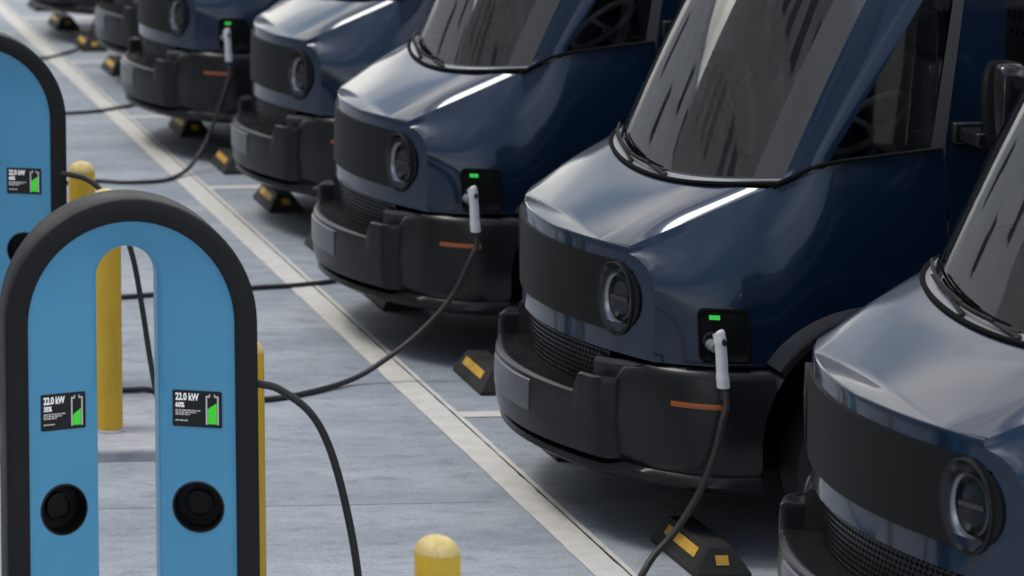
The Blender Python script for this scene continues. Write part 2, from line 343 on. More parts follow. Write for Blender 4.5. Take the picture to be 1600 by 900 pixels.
def make_van():
    R = empty('delivery_van', (0, 0, 0))
    xd0, xd1 = 1.54, 2.50
    xs_ = [x for x in np.arange(.345, 5.75, .045) if min(abs(x - q) for q in (xd0, xd1, 1.87, .67, 4.4, 5.6)) > .02]
    xs_ += [X_F, xd0 - .004, xd0 + .004, xd1 - .004, xd1 + .004, .668, .672, 1.868, 1.872, 4.399, 5.601, 6.0, 6.4]
    sx = sorted(xs_); scols = sx
    cols = [scol(x) for x in sx]
    body = MB(); doors = []
    def indoor(i): return sx[i] > xd0 - .002 and sx[i + 1] < xd1 + .002
    def gap(i): return (abs(sx[i] - (xd0 - .004)) < .001) or (abs(sx[i] - (xd1 - .004)) < .001)
    ze = 1.0
    roofP = []
    for g in (1, -1):
        C = [[mir(p, g) for p in c] for c in cols]
        body.grid(C, skip=lambda i, j: indoor(i) or gap(i))
        d = MB(); d.grid(C, skip=lambda i, j: not indoor(i))
        doors.append(d)
        # a-pillar, bulging strip between windshield edge and quarter window
        rows = []
        for k in range(17):
            t = k / 16; a = ws(.86, t); zq = 1.69 + (2.66 - 1.69) * t; xq = 1.05 + .6 * t
            b = np.array([xq, yu(xq, zq), zq]); r = []
            for q in (0, .25, .5, .75, 1):
                p = a + (b - a) * q; r.append(mir(p + np.array([-.3, .95, .1]) * .022 * 4 * q * (1 - q) - np.array([0, .012, 0]) * (1 - q) * 0, g))
            rows.append(r)
        e = [mir(edge_in(s), g) for s in np.linspace(s_of_x(.86), s_of_x(1.045), 5)]
        body.grid([e] + rows)
        # strip above windows up to the roof edge, panel behind the door
        patch(body, [(1.05, 1.69), (1.0501, 1.69), (1.0501, 1.69), (1.05, 1.69)], g)
        patch(body, [(1.652, 2.664), (2.5, 2.664), (2.5, 2.74), (1.66, 2.74)], g)
        patch(body, [(2.504, 1.76), (6.4, 1.76), (6.4, 2.74), (2.504, 2.74)], g, n=12)
        bl = MB()
        ed = [mir(edge_in(s), g) for s in [s_of_x(x) for x in np.linspace(2.504, 6.4, 12)]]
        body.grid([ed, [(p[0], g * yu(p[0], 1.76), 1.76) for p in ed]])
        # door: upper pieces around its window
        dd = [(1.585, 1.75), (2.496, 1.75), (2.496, 1.86), (1.60, 1.86)]
        ed = [mir(edge_in(s), g) for s in [s_of_x(x) for x in np.linspace(1.545, 2.496, 10)]]
        d.grid([ed, [(p[0] , g * yu(p[0], 1.765), 1.765) for p in ed]])
        patch(d, [(1.548, 1.765), (2.496, 1.765), (2.496, 1.86), (1.566, 1.86)], g)
        patch(d, [(1.566, 1.86), (1.80, 1.86), (1.86, 2.56), (1.694, 2.56)], g)
        patch(d, [(2.40, 1.86), (2.496, 1.86), (2.496, 2.56), (2.40, 2.56)], g)
        patch(d, [(1.694, 2.56), (2.496, 2.56), (2.496, 2.66), (1.712, 2.66)], g)
    # nose face with rounded upper corners, its edge shared with the fender
    ky = [q[0] for q in FARC][::-1]; ky[0] = FARC[-1][0]
    ycs = list(np.linspace(0, .66, 13)) + ky + [YF]
    nf_ = len(FV)
    for g in (1, -1):
        top_ = [NR - 1] * 13 + list(range(NR - 1, nf_ - 2, -1))
        for i in range(len(ycs) - 1):
            y0_, y1_, t0_, t1_ = ycs[i], ycs[i + 1], top_[i], top_[i + 1]
            for j in range(t1_):
                if all(abs(y - .662) < .118 and abs(FZ[k] - 1.087) < .143 for y in (y0_, y1_) for k in (j, j + 1)): continue
                body.add([mir(front(y, FZ[k]), g) for y, k in ((y0_, j), (y1_, j), (y1_, j + 1), (y0_, j + 1))], [(0, 1, 2, 3)])
            if t0_ > t1_: body.add([mir(front(y0_, FZ[t1_]), g), mir(front(y1_, FZ[t1_]), g), mir(front(y0_, FZ[t0_]), g)], [(0, 1, 2)])
        body.grid([[mir(p, g) for p in fcol(y)[NR - 1:]] for y in ycs[:14]])
    # roof with rounded shoulders
    P = []
    xr = list(np.linspace(0, 1, 26))
    for i, t in enumerate(xr):
        r = []
        for j in range(25):
            a = -PI / 2 + PI * j / 24; y = math.copysign(abs(math.sin(a)) ** .6, math.sin(a)) ; h = abs(math.cos(a)) ** .6
            yw = y * .885
            xf = w1(min(.75, abs(yw) * .86))[0] if abs(yw) < .75 / .86 else w1(.75)[0] + .15
            x = xf + (6.4 - xf) * t
            r.append((x, yw, 2.74 + .13 * h * sm(-.02, .1, t) - .02 * (1 - sm(0, .04, t))))
        P.append(r)
    body.grid(P)
    body.add([(6.4, -1.0, .62), (6.4, 1.0, .62), (6.4, .99, 1.76), (6.4, .885, 2.74), (6.4, .6, 2.86), (6.4, -.6, 2.86), (6.4, -.885, 2.74), (6.4, -.99, 1.76)], [list(range(8))])
    BO = body.build('body', PAINT, R, smooth=40)
    me = BO.data; wt = me.attributes.new('bevel_weight_edge', 'FLOAT', 'EDGE'); fk = set()
    for v_ in me.vertices:
        for y, z in FOLD:
            if abs(abs(v_.co.y) - y) < 1e-4 and abs(v_.co.z - z) < 1e-4 and v_.co.x < .5 and abs(v_.co.x - front(y, z)[0]) < 1e-3: fk.add(v_.index)
    for e in me.edges:
        if e.vertices[0] in fk and e.vertices[1] in fk: wt.data[e.index].value = 1.
    bv = BO.modifiers.new('bevel', 'BEVEL'); bv.limit_method = 'WEIGHT'; bv.width = .022; bv.segments = 4
    for g, d in zip((1, -1), doors):
        D = d.build('door', PAINT, R, smooth=40)
        h = MB(); h.box((2.28, g * 1.012 - .012, 1.50), (2.42, g * 1.012 + .012, 1.535)); bevel(h.build('handle', PLASTIC, D), .008)
        gw = MB(); patch(gw, [(1.80, 1.86), (2.40, 1.86), (2.40, 2.56), (1.86, 2.56)], g, -.006); gw.build('window', SGLASS, D)
    # hood: crowned sheet whose edges roll down to the crease line
    n = 44; m_ = 22; P = []; HD, HW = .040, .085
    def yc(x): return np.interp(x, _XS, _TY)
    for i in range(n + 1):
        e = -1 + 2 * i / n; e = math.copysign(1 - (1 - abs(e)) ** 1.5, e); ae = abs(e); r = []
        xf = .12
        for _ in range(12): xf = fcol(min(ae * yc(xf), .712))[-1][0]
        tf = fcol(min(ae * yc(xf), .712))[-1]
        xr = .75
        for _ in range(12): xr = w0(ae * yc(xr))[0] - .034 * (1 - ae ** 8) - .04 * ae ** 8
        for j in range(m_ + 1):
            v = j / m_; x = xf + (xr - xf) * v; y = ae * yc(x); dist = yc(x) - y
            def H(x, ae, dist): return np.interp(x, _XS, _TZ) + .046 * (1 - ae ** 2) + HD * (.3 + .7 * sm(.25, .50, x)) * (1 - max(0, 1 - dist / HW) ** 2) + .7 * HD * (1 - sm(.25, .50, x)) * .3
            z = H(x, ae, dist)
            tr = w0(ae * yc(xr))[2] - .012
            zR = H(xr, ae, yc(xr) * (1 - ae)); zF = H(xf, ae, yc(xf) * (1 - ae))
            z += (tr - zR) * v ** 3 * (1 - ae ** 6) + (tf[2] - zF) * (1 - v) ** 4
            r.append((x, y * (1 if e >= 0 else -1), z))
        P.append(r)
    hb = MB(); hb.grid(P); hood = hb.build('hood', PAINT, R, smooth=60)
    # cowl between hood and glass: ledge paled for its sky reflection, and black seal
    ck = MB(); rows = []
    for u in np.linspace(-1, 1, 33):
        q = w0(u * .86); k = 1 - u ** 8
        rows.append([q + np.array([-.028 * k - .004, 0, -.006]), q + np.array([-.012, 0, .010]), q + np.array([.005, 0, .016])])
    ck.grid(rows); cowl = ck.build('cowl', LEDGE, R)
    ck = MB(); ck.tube([tuple(w0(u * .865) + np.array([-.036, 0, -.006])) for u in np.linspace(-1, 1, 41)], [.011] * 41, 8)
    for g in (1, -1): ck.tube([mir(edge_in(x) + np.array([0, .008, .006]), g) for x in [.84, .87, .92, .98, 1.05, 1.15, 1.3, 1.45, 1.53]], [.010, .011, .012, .011, .010, .007, .006, .006, .005], 8)
    ck.build('seal', SEALM, cowl)
    # windshield
    ys_ = [-.86, -.82, -.775] + list(np.linspace(-.74, .74, 21)) + [.775, .82, .86]
    gp = [[tuple(ws(y, t)) for t in [0, .02] + list(np.linspace(.05, 1, 18))] for y in ys_]
    wb = MB(); wb.grid(gp, skip=lambda i, j: i < 2 or i >= len(ys_) - 3 or j < 1)
    W = wb.build('windshield', WGLASS, R, smooth=60)
    wb = MB(); wb.grid(gp, skip=lambda i, j: not (i < 2 or i >= len(ys_) - 3 or j < 1)); wb.build('glass_border', FRIT, W, smooth=60)
    def wiper(ya, yb, t0, t1, piv):
        wm = MB(); pts = [ws(ya + (yb - ya) * k / 10, t0 + (t1 - t0) * k / 10) + np.array([-.02, 0, .012]) for k in range(11)]
        wm.tube([tuple(p) for p in pts], .006, 6)
        wm.tube([tuple(p + np.array([-.008, 0, .012])) for p in pts[2:9]], .005, 6)
        pv = w0(piv) + np.array([-.022, 0, .008]); mid = pts[5] + np.array([-.010, 0, .010])
        wm.tube([tuple(pv), tuple((pv + mid) / 2 + np.array([-.004, 0, .002])), tuple(mid)], [.010, .007, .005], 8)
        wm.lathe([(0, .016), (.013, .013), (.015, 0)], pv - np.array([0, 0, .008]), (-.3, 0, 1), 12)
        wm.build('wiper', MATTE, R)
    wiper(.62, -.02, .040, .016, .10); wiper(.50, -.30, .022, .010, -.30)
    # quarter windows with grey frames
    for g in (1, -1):
        q = MB(); patch(q, [(1.06, 1.70), (1.52, 1.755), (1.69, 2.655), (1.64, 2.655)], g, -.008); Q = q.build('quarter_window', SGLASS, R)
        fr = MB()
        patch(fr, [(1.486, 1.765), (1.544, 1.762), (1.712, 2.66), (1.668, 2.66)], g, .003, n=2)
        patch(fr, [(1.05, 1.676), (1.544, 1.738), (1.552, 1.782), (1.09, 1.722)], g, .003, n=4, mm=2)
        fr.build('frame', FRAMEG, Q)
    # matte front panel hugging the nose
    def wf(y, z):
        return front(y, z)
    PZ0, PZ1, PY = .942, 1.250, .792
    def zr(y):
        a = abs(y); k = 1. if a < .61 else math.sqrt(max(0, 1 - ((a - .61) / (PY - .61)) ** 2.7)); c = (PZ0 + PZ1) / 2; h = (PZ1 - PZ0) / 2
        return c - h * k, c + h * k
    yy = np.concatenate([-np.array([1, .995, .98, .95]) * PY, np.linspace(-.71, .71, 151), np.array([.95, .98, .995, 1]) * PY])
    P = []
    def nf(y, z):
        e = .01; a = wf(y + e, z) - wf(y - e, z); b = wf(y, z + e) - wf(y, z - e); n_ = np.cross(a, b); n_ /= np.linalg.norm(n_); return n_ if n_[0] < 0 else -n_
    for y in yy:
        a, b = zr(y); r = []
        zs = [a] + list(np.linspace(a, b, 33)) + [b]
        for k, z in enumerate(zs): r.append(tuple(wf(y, z) + nf(y, z) * (-.004 if k in (0, 34) else .010)))
        P.append(r)
    pb = MB()
    def inlamp(i, j):
        q = (np.array(P[i][j]) + np.array(P[i + 1][j + 1])) / 2; return (abs(abs(q[1]) - .662) / (.66 * .162 * .93)) ** 2 + ((q[2] - 1.087) / (.97 * .160)) ** 2 < 1
    pb.grid(P, skip=inlamp); pn = pb.build('front_panel', PANEL, R, smooth=50)
    # headlights
    for g in (1, -1):
        yc, zc = g * .662, 1.087
        c = wf(yc, zc); n_ = nf(yc, zc); n_ = n_ / np.linalg.norm(n_)
        n_ = np.array([n_[0], n_[1], 0]); n_ /= np.linalg.norm(n_)
        sc = (.66, .97)
        c = c + n_ * .0125
        hb = MB(); hb.lathe([(.166, -.02), (.166, .003), (.163, .005), (.158, .005), (.156, .003), (.155, -.004)], c, n_, 48, sc)
        H = hb.build('headlight', MATTE, R)
        rb = MB(); rb.lathe([(.156, .004), (.153, .0), (.146, -.008), (.134, -.020), (.118, -.032), (.100, -.040), (.092, -.042), (.0, -.042)], c, n_, 40, sc); rb.build('reflector', DCHROME, H)
        rb = MB(); rb.lathe([(.098, -.041), (.096, -.026), (.091, -.024), (.086, -.028), (.074, -.038), (0, -.040)], c + np.array([0, 0, 0]), n_, 40, sc); rb.build('inner_ring', BLACK, H)
        t = Vector(n_).cross(Vector((0, 0, 1)))
        lb = MB(); cc = Vector(c)
        P = []
        for k in range(9):
            q = -.052 + .104 * k / 8
            P.append([cc + t * q + Vector(n_) * d + Vector((0, 0, h)) for d, h in ((-.041, -.010), (-.026, -.009), (-.022, .003), (-.024, .007), (-.041, .010))])
        lb.grid(P); lb.build('light_bar', mat('light_bar', (.15, .155, .17), .3, .3), H)
        rb = MB(); rb.lathe([(.106, -.037), (.104, -.031), (.100, -.030), (.098, -.034)], c + n_ * .004, n_, 40, sc)
        rb.v = [v for v in rb.v]; rb.build('chrome_ring', CHROME, H)
        le = MB(); le.lathe([(.157, .005), (.12, .009), (.07, .012), (.0, .013)], c, n_, 40, sc); le.build('lens', LENS, H, smooth=80)
    # lower cladding that wraps the nose and runs to the wheel arch
    def clad(s):
        x = outb(s)[0]
        zt = .64 if s < .6 else .64 + (.81 - .64) * sm(.62, .72, s)
        if s > .72: zt = .81 + .03 * sm(.72, .9, s)
        if x > .74:
            zt = .84
        lip = .055 * (1 - sm(.55, .95, s))
        rows = [(.30, .33), (.10, .305), (.03 - lip * .6, .315), (-lip, .345), (-lip + .006, .372), (.02, .388), (.012, .40), (.0, .43), (-.006, .58), (0, zt - .045 if zt > .7 else zt - .02), (.012, zt - .012), (.03, zt), (.17 if s < .8 else .11, zt + .008)]
        zl = AZ + math.sqrt(.545 ** 2 - (x - AX) ** 2) * (1 if x > .7251 else -1) if .72 < x <= 1.0 and abs(x - AX) < .545 else .3
        if .72 < x < .7251: zl = .33
        return [boff(s, d, max(z, zl, .3)) for d, z in rows]
    cs = list(np.linspace(0, .8, 22)) + list(np.linspace(.8, 1.8, 14)[1:]) + [outbx(x) for x in (.66, .69, .71, .724, .7255, .728, .733, .74, .75, .765,   .785, .81, .84, .86)]
    cb = MB()
    for g in (1, -1): cb.grid([[mir(p, g) for p in clad(s)] for s in cs])
    # rear part of sills
    for g in (1, -1):
        cb.grid([[(x, g * 1.0, .33), (x, g * 1.02, .36), (x, g * 1.02, .60), (x, g * .985, .66)] for x in np.linspace(1.83, 4.44, 8)])
    CL = cb.build('cladding', PLASTIC, R, smooth=45)
    # bumper centre with raised shoulders
    def bo(s): return np.array([-.064 + .40 * s * s, s])
    def bcol(y):
        s = abs(y); sh = sm(.545, .585, s); e = max(0, (s - .665) / .045); de = .075 * e ** 2.2
        zr_ = .088 * sh; o = []
        tr = .175 + .02 * (1 - sh)
        rows = [(.16, .40), (.02, .397), (.004, .405), (0, .43), (-.006, .54), (0, .636 + zr_ * .85), (.005, .655 + zr_), (.018, .664 + zr_), (.04, .664 + zr_), (.055, .656 + zr_), (tr, .655 + zr_ * 1.0), (tr + .03, .65 + zr_ * .9)]
        for d, z in rows:
            p = bo(s) - nrm(bo, s) * (d + de); o.append((p[0], y, z))
        return o
    ysb = [-.71, -.705, -.698, -.688, -.675, -.66] + [-.64, -.61, -.59, -.58, -.57, -.56, -.548, -.53] + list(np.linspace(-.48, .48, 25)) + [.53, .548, .56, .57, .58, .59, .61, .64] + [.66, .675, .688, .698, .705, .71]
    bb = MB(); bb.grid([bcol(y) for y in ysb])
    for y in (-.71, .71):
        bb.add(bcol(y) + [(.45, y, .40)], [list(range(13))])
    BU = bb.build('bumper', PLASTIC, R, smooth=38)
    # second step beside each shoulder
    for g in (1, -1):
        P = []
        for s in np.linspace(.56, .90, 8):
            P.append([mir(boff(s, d, z), g) for d, z in ((.02, .66), (.022, .79 + .02 * sm(.55, .8, s)), (.04, .81 + .02 * sm(.55, .8, s)), (.20, .818 + .02 * sm(.55, .8, s)))])
        sb = MB(); sb.grid(P); P0 = P[0]; sb.add(P0 + [mir(boff(.56, .16, .64), g)], [list(range(5))])
        sb.build('bumper_shoulder', PLASTIC, BU, smooth=40)
    pl = MB()
    P = [[tuple(np.append(bo(abs(y)) * np.array([1, 0]) , 0) * np.array([1, 0, 0]) + np.array([-.004 - d, y, z])) for d, z in ((-.004, .495), (.006, .498), (.007, .56), (.006, .636), (-.004, .640))] for y in np.linspace(-.26, .26, 13)]
    pl.grid(P)
    for r in (P[0], P[-1]): pl.add(r, [list(range(5))])
    bevel(pl.build('number_plate', PLATE, BU, smooth=50), .003)
    # perforated grille
    gr = MB(); YG = .60
    def gpt(y, t):
        s = abs(y); a = np.array([bo(s)[0] + .17, y, .652]); b = np.array([front(s, ZF)[0] + .012, y, .858]); return a + (b - a) * t
    gr.grid([[tuple(gpt(y, t)) for t in (0, .5, 1)] for y in np.linspace(-YG, YG, 33)])
    gr.cur = 1; row = 0
    nn = np.array([-.85, 0, .53])
    for k, t in enumerate(np.linspace(.06, .94, 9)):
        for y in np.arange(-YG + .02 + (.012 if k % 2 else 0), YG - .01, .024):
            dy, dt = .0078, .046
            gr.add([tuple(gpt(y + a * dy, t + b * dt) + nn * .0015) for a, b in ((-1, -.45), (-1, .45), (0, 1), (1, .45), (1, -.45), (0, -1))], [list(range(6))])
    gr.build('grille', [PLASTIC, VOID], R, smooth=40)
    # amber side markers, charge port on the near (left) side
    for g in (1, -1):
        am = MB(); P = []
        for x in np.linspace(.372, .565, 9):
            s = np.interp(x, [outb(q)[0] for q in np.linspace(.6, 2.5, 200)], np.linspace(.6, 2.5, 200))
            P.append([mir(boff(s, d, z), g) for d, z in ((.006, .677), (-.004, .679), (-.006, .69), (-.004, .701), (.006, .703))])
        am.grid(P)
        for r in (P[0], P[-1]): am.add(r, [list(range(5))])
        am.build('side_marker', AMBER, R)
    def sidept(x, z, off):
        v = (z - zb(x)) / (np.interp(x, _XS, _TZ) - zb(x)); a = sidew(x, v); e = sidew(x + .01, v) - a; n_ = unit(np.array([-e[1], e[0], 0])); x_ = a[0]
        for _ in range(3):
            a = sidew(x - (x_ - x), v); x_ = x_ if abs(a[0] - x) < 1e-4 else x_ + (a[0] - x)
        return np.array([a[0] + n_[0] * off, -(a[1] + n_[1] * off), z + (a[2] - z) * 0])
    x0, x1, z0, z1 = .485, .690, .872, 1.098
    def rrect(n=5, r=.028):
        o = []
        for cx, cz, a0 in ((x1 - r, z1 - r, 0), (x0 + r, z1 - r, 90), (x0 + r, z0 + r, 180), (x1 - r, z0 + r, 270)):
            for k in range(n): a = math.radians(a0 + 90 * k / (n - 1)); o.append((cx + r * math.cos(a), cz + r * math.sin(a)))
        return o
    rr = rrect(); cx, cz = (x0 + x1) / 2, (z0 + z1) / 2
    pp = MB()
    rings = [[tuple(sidept(x, z, .0)) for x, z in rr], [tuple(sidept(x, z, .008)) for x, z in rr]]
    for k, off in ((.93, .0085), (.9, .004), (.6, .004), (.3, .004), (.02, .004)): rings.append([tuple(sidept(cx + (x - cx) * k, cz + (z - cz) * k, off)) for x, z in rr])
    pp.grid(rings, wv=True)
    PT = pp.build('charge_port', PORTM, R, smooth=50)
    pp = MB(); P = [[tuple(sidept(x, z, o)) for z, o in ((.838, .0), (.842, .024), (.866, .022), (.870, .0))] for x in np.linspace(.43, .70, 8)]
    pp.grid(P)
    for r in (P[0], P[-1]): pp.add(r, [list(range(4))])
    pp.build('ledge', PLASTIC, PT)
    pp = MB(); P = [[tuple(sidept(x, z, o)) for z, o in ((1.052, .003), (1.052, .008), (1.07, .008), (1.07, .003))] for x in np.linspace(.530, .572, 4)]
    pp.grid(P); pp.build('status_light', LED, PT)
    sp = sidept(.535, .965, .004); pp = MB(); pp.lathe([(.036, -.002), (.036, .012), (.030, .014), (.026, .004), (0, .003)], sp, (-.15, -1, 0), 24); pp.build('socket', MATTE, PT)
    # wheel arches, wheels, underbody
    for xc in (AX, 5.0):
        for g in (1, -1):
            P = []; a0 = math.radians(-22 if xc > 2 else -18); a1 = math.radians(202 if xc > 2 else 141)
            if xc < 2: a0, a1 = math.radians(-12), math.radians(144)
            for k in range(33):
                a = a0 + (a1 - a0) * k / 32; ca, sa = math.cos(a), math.sin(a)
                prof = ((.545, .80), (.545, 1.018), (.551, 1.032), (.566, 1.036), (.592, 1.024), (.632, .988))
                P.append([(xc + r * ca, g * y, max(AZ + r * sa, .33)) for r, y in prof])
            am = MB(); am.grid(P); am.build('wheel_arch', PLASTIC, R, smooth=45)
            wh = empty('wheel', (xc, g * .86, .385)); wh.parent = R
            t_ = MB(); t_.lathe([(.24, -.11), (.33, -.115), (.372, -.10), (.385, -.07), (.385, .07), (.372, .10), (.33, .115), (.24, .11)], (0, 0, 0), (0, 1, 0), 40); t_.build('tyre', RUBBER, wh)
            t_ = MB(); t_.lathe([(0, g * .06), (.07, g * .065), (.09, g * .04), (.19, g * .055), (.225, g * .10), (.245, g * .105), (.245, -g * .1)], (0, 0, 0), (0, 1, 0), 32); t_.build('rim', RIM, wh)
    ub = MB(); ub.box((.42, -.70, .34), (6.3, .70, .80)); ub.box((.30, -.6, .33), (.5, .6, .62)); ub.box((.45, -.9, .75), (.80, .9, .83)); ub.box((1.9, -.98, .4), (4.4, .98, .84))
    ub.box((.5, -.93, .84), (6.35, .93, 1.02))
    ub.build('underbody', VOID, R, smooth=0)  # near-black boxes, the shade beneath is put into their colour
    # cab interior
    ib = MB()
    ib.grid([[tuple(w0(u * .80) + np.array([.03, 0, -.012])), (1.0, u * .84, 1.50), (1.25, u * .86, 1.48), (1.33, u * .86, 1.36), (1.32, u * .86, .98)] for u in np.linspace(-1, 1, 13)])
    ib.build('dashboard', DASH, R)
    pb = MB(); pb.box((2.42, -.90, 1.0), (2.46, .90, 2.70))
    pb.cur = 1
    for i in range(9):
        for k in range(7):
            y, z = -.20 + i * .058 + (.029 if k % 2 else 0), 1.62 + k * .115
            pb.add([(2.417, y - .014, z - .035), (2.417, y + .014, z - .035), (2.417, y + .014, z + .035), (2.417, y - .014, z + .035)], [(0, 1, 2, 3)])
    pb.build('partition', [WALLI, VOID], R, smooth=0)
    hl = MB(); hl.box((1.7, -.84, 2.62), (2.42, .84, 2.66)); hl.build('headlining', WALLI, R, smooth=0)
    for y in (-.45, .48):
        sb = MB(); sb.box((1.55, y - .25, 1.15), (2.05, y + .25, 1.32)); sb.box((2.02, y - .25, 1.25), (2.18, y + .25, 1.95)); sb.box((2.06, y - .14, 1.97), (2.16, y + .14, 2.18))
        bevel(sb.build('seat', SEAT, R), .05, 3)
    sw = MB(); ax = Vector((-.62, 0, .78)).normalized(); c = Vector((1.43, -.45, 1.80)); a = ax.cross(Vector((0, 1, 0))).normalized(); b = Vector((0, 1, 0))
    ring = [c + (a * math.cos(q) + b * math.sin(q)) * .20 for q in np.linspace(0, 2 * PI, 33)]
    sw.tube(ring, .016, 8, cap=False)
    sw.tube([c + b * .2, c - ax * .03, c - b * .2], .014, 6); sw.tube([c - ax * .03, c - ax * .35], .03, 8)
    sw.build('steering_wheel', WHEELM, R)
    # made-up panel and pale crumpled sheet, standing in for reflections in the windshield
    q = MB(); q.box((1.06, .60, 1.55), (1.36, .62, 1.98)); q.cur = 1
    for i in range(6):
        for k in range(6):
            x, z = 1.085 + i * .044 + (.0 if k % 2 else .02), 1.60 + k * .062
            q.add([(x - .013, .598, z - .024), (x + .012, .598, z - .024), (x + .014, .598, z + .024), (x - .011, .598, z + .024)], [(0, 1, 2, 3)])
    q.build('added_panel', [PERF, VOID], R, smooth=0)
    q = MB(); q.grid([[(1.10 + .30 * i / 14 + .05 * j / 8, .26 + .02 * math.sin(i * 1.1) + .10 * j / 8, 1.56 + .33 * j / 8 + .03 * math.sin(i * 1.7 + j * .4)) for j in range(9)] for i in range(15)])
    q.build('pale_sheet', SHEETM, R)
    # mirrors
    for g in (1, -1):
        mm_ = MB(); P = []
        for i in range(13):
            t = i / 12; a = PI * t; zz = 1.965 - .215 * math.cos(a); rr_ = math.sin(a) ** .38 if 0 < i < 12 else 0
            P.append([(1.70 + (.085 * rr_) * math.copysign(abs(math.cos(q)) ** .5, math.cos(q)), g * (1.215 + .115 * rr_ * math.copysign(abs(math.sin(q)) ** .6, math.sin(q))), zz) for q in np.linspace(0, 2 * PI, 21)[:-1]])
        mm_.grid(P, wv=True); Mi = mm_.build('mirror', BLACK, R, smooth=60)
        mg = MB(); mg.box((1.782, g * 1.215 - .095, 1.80), (1.79, g * 1.215 + .095, 2.13)); bevel(mg.build('mirror_glass', CHROME, Mi), .01)
        ar = MB(); ar.box((1.60, min(g * .95, g * 1.16), 1.80), (1.74, max(g * .95, g * 1.16), 1.865)); ar.box((1.575, min(g * .96, g * .995), 1.79), (1.80, max(g * .96, g * .995), 1.885))
        bevel(ar.build('mirror_arm', PLASTIC, Mi), .012, 2)
    return R
PLATE = mat('blank_plate', (.075, .082, .095), .24)
PORTM = mat('port_black', (.003, .003, .0035), .6, spec=.12)

van0 = make_van()
YC = Y0 - 1.6
GV = 'delivery vans parked nose out in a row'
vans = [
 (0.105, 0.00, -1, 'nearest dark blue van, cut off by the bottom right corner of the photo'),
 (0.000, 0.00, 0, 'dark blue van whose black mirror shows, white plug low on its fender'),
 (-.050, 0.23, 1, 'plugged-in dark blue van just beyond the one whose mirror shows'),
 (0.165, 0.33, 2, 'dark blue van with its charging port hidden, fourth from the right edge'),
 (-.050, 0.27, 3, 'plugged-in dark van at the top edge with its hood out of frame'),
 (0.270, 0.30, 4, 'dark van at the top left showing only a sliver of bumper'),
 (0.110, 0.30, 5, 'farthest dark van, only its shaded nose bottom in the top left corner'),
]
for i, (dx, dy, k, lab) in enumerate(vans):
    o = van0 if i == 0 else copy_tree(van0)
    o.location = (4.2 + dx, YC + dy + 3.2 * k, 0); o.rotation_euler = (0, 0, math.radians((0, 0, .25, -.5, .3, -.4, .2)[i]))
    tag(o, lab, 'van', GV)

# ------------------------------------------------------------------ unseen buildings added across the lot for their reflections in paint and glass
DARKB = mat('dark_brick', (.05, .048, .048), .8)
setin(DARKB, 'Base Color', ramp(DARKB, nz(DARKB, (.5, .5, 1.5), 6, .7), [(.3, (.24, .24, .245)), (.7, (.38, .375, .37))]))
WHITEB = mat('white_render', (.75, .74, .71), .8)
setin(WHITEB, 'Base Color', ramp(WHITEB, nz(WHITEB, (.2, .2, .6), 6, .7), [(.3, (.76, .75, .73)), (.7, (.88, .87, .85))]))
WINB = mat('window_glass', (.07, .08, .09), .12)
def building(name, lab, x0, x1, y0, y1, h, M, face, nw, nf, ww, wh_):
    R = empty(name, ((x0 + x1) / 2, (y0 + y1) / 2, 0)); cx, cy = R.location.x, R.location.y
    b = MB(); b.box((x0 - cx, y0 - cy, 0), (x1 - cx, y1 - cy, h)); b.build('wall', M, R, smooth=0)
    b = MB(); b.box((x0 - cx - .3, y0 - cy - .3, h + .003), (x1 - cx + .3, y1 - cy + .3, h + .5)); b.build('roof', M, R, smooth=0)
    for i in range(nw):
        for j in range(nf):
            if random.random() < .25: continue
            t = (i + .5 + random.uniform(-.2, .2)) / nw; z = h * (j + .62) / (nf + .2)
            b = MB()
            if face == 'x': yc = y0 + (y1 - y0) * t - cy; b.box((x1 - cx - .1, yc - ww / 2, z - wh_ / 2), (x1 - cx + .04, yc + ww / 2, z + wh_ / 2))
            else: xc = x0 + (x1 - x0) * t - cx; b.box((xc - ww / 2, y0 - cy - .04, z - wh_ / 2), (xc + ww / 2, y0 - cy + .1, z + wh_ / 2))
            b.build('window', WINB, R, smooth=0)
    tag(R, lab, 'building')
building('added_warehouse', 'unseen grey brick block added to be mirrored in bumpers and front panels', -34, -15, -14, 46, 21, DARKB, 'x', 14, 3, 2.2, 2.4)
building('added_office_block', 'unseen low white office block added to be mirrored in the windshields', -46, -1, 66, 80, 15, WHITEB, 'y', 6, 3, 1.5, 3.0)

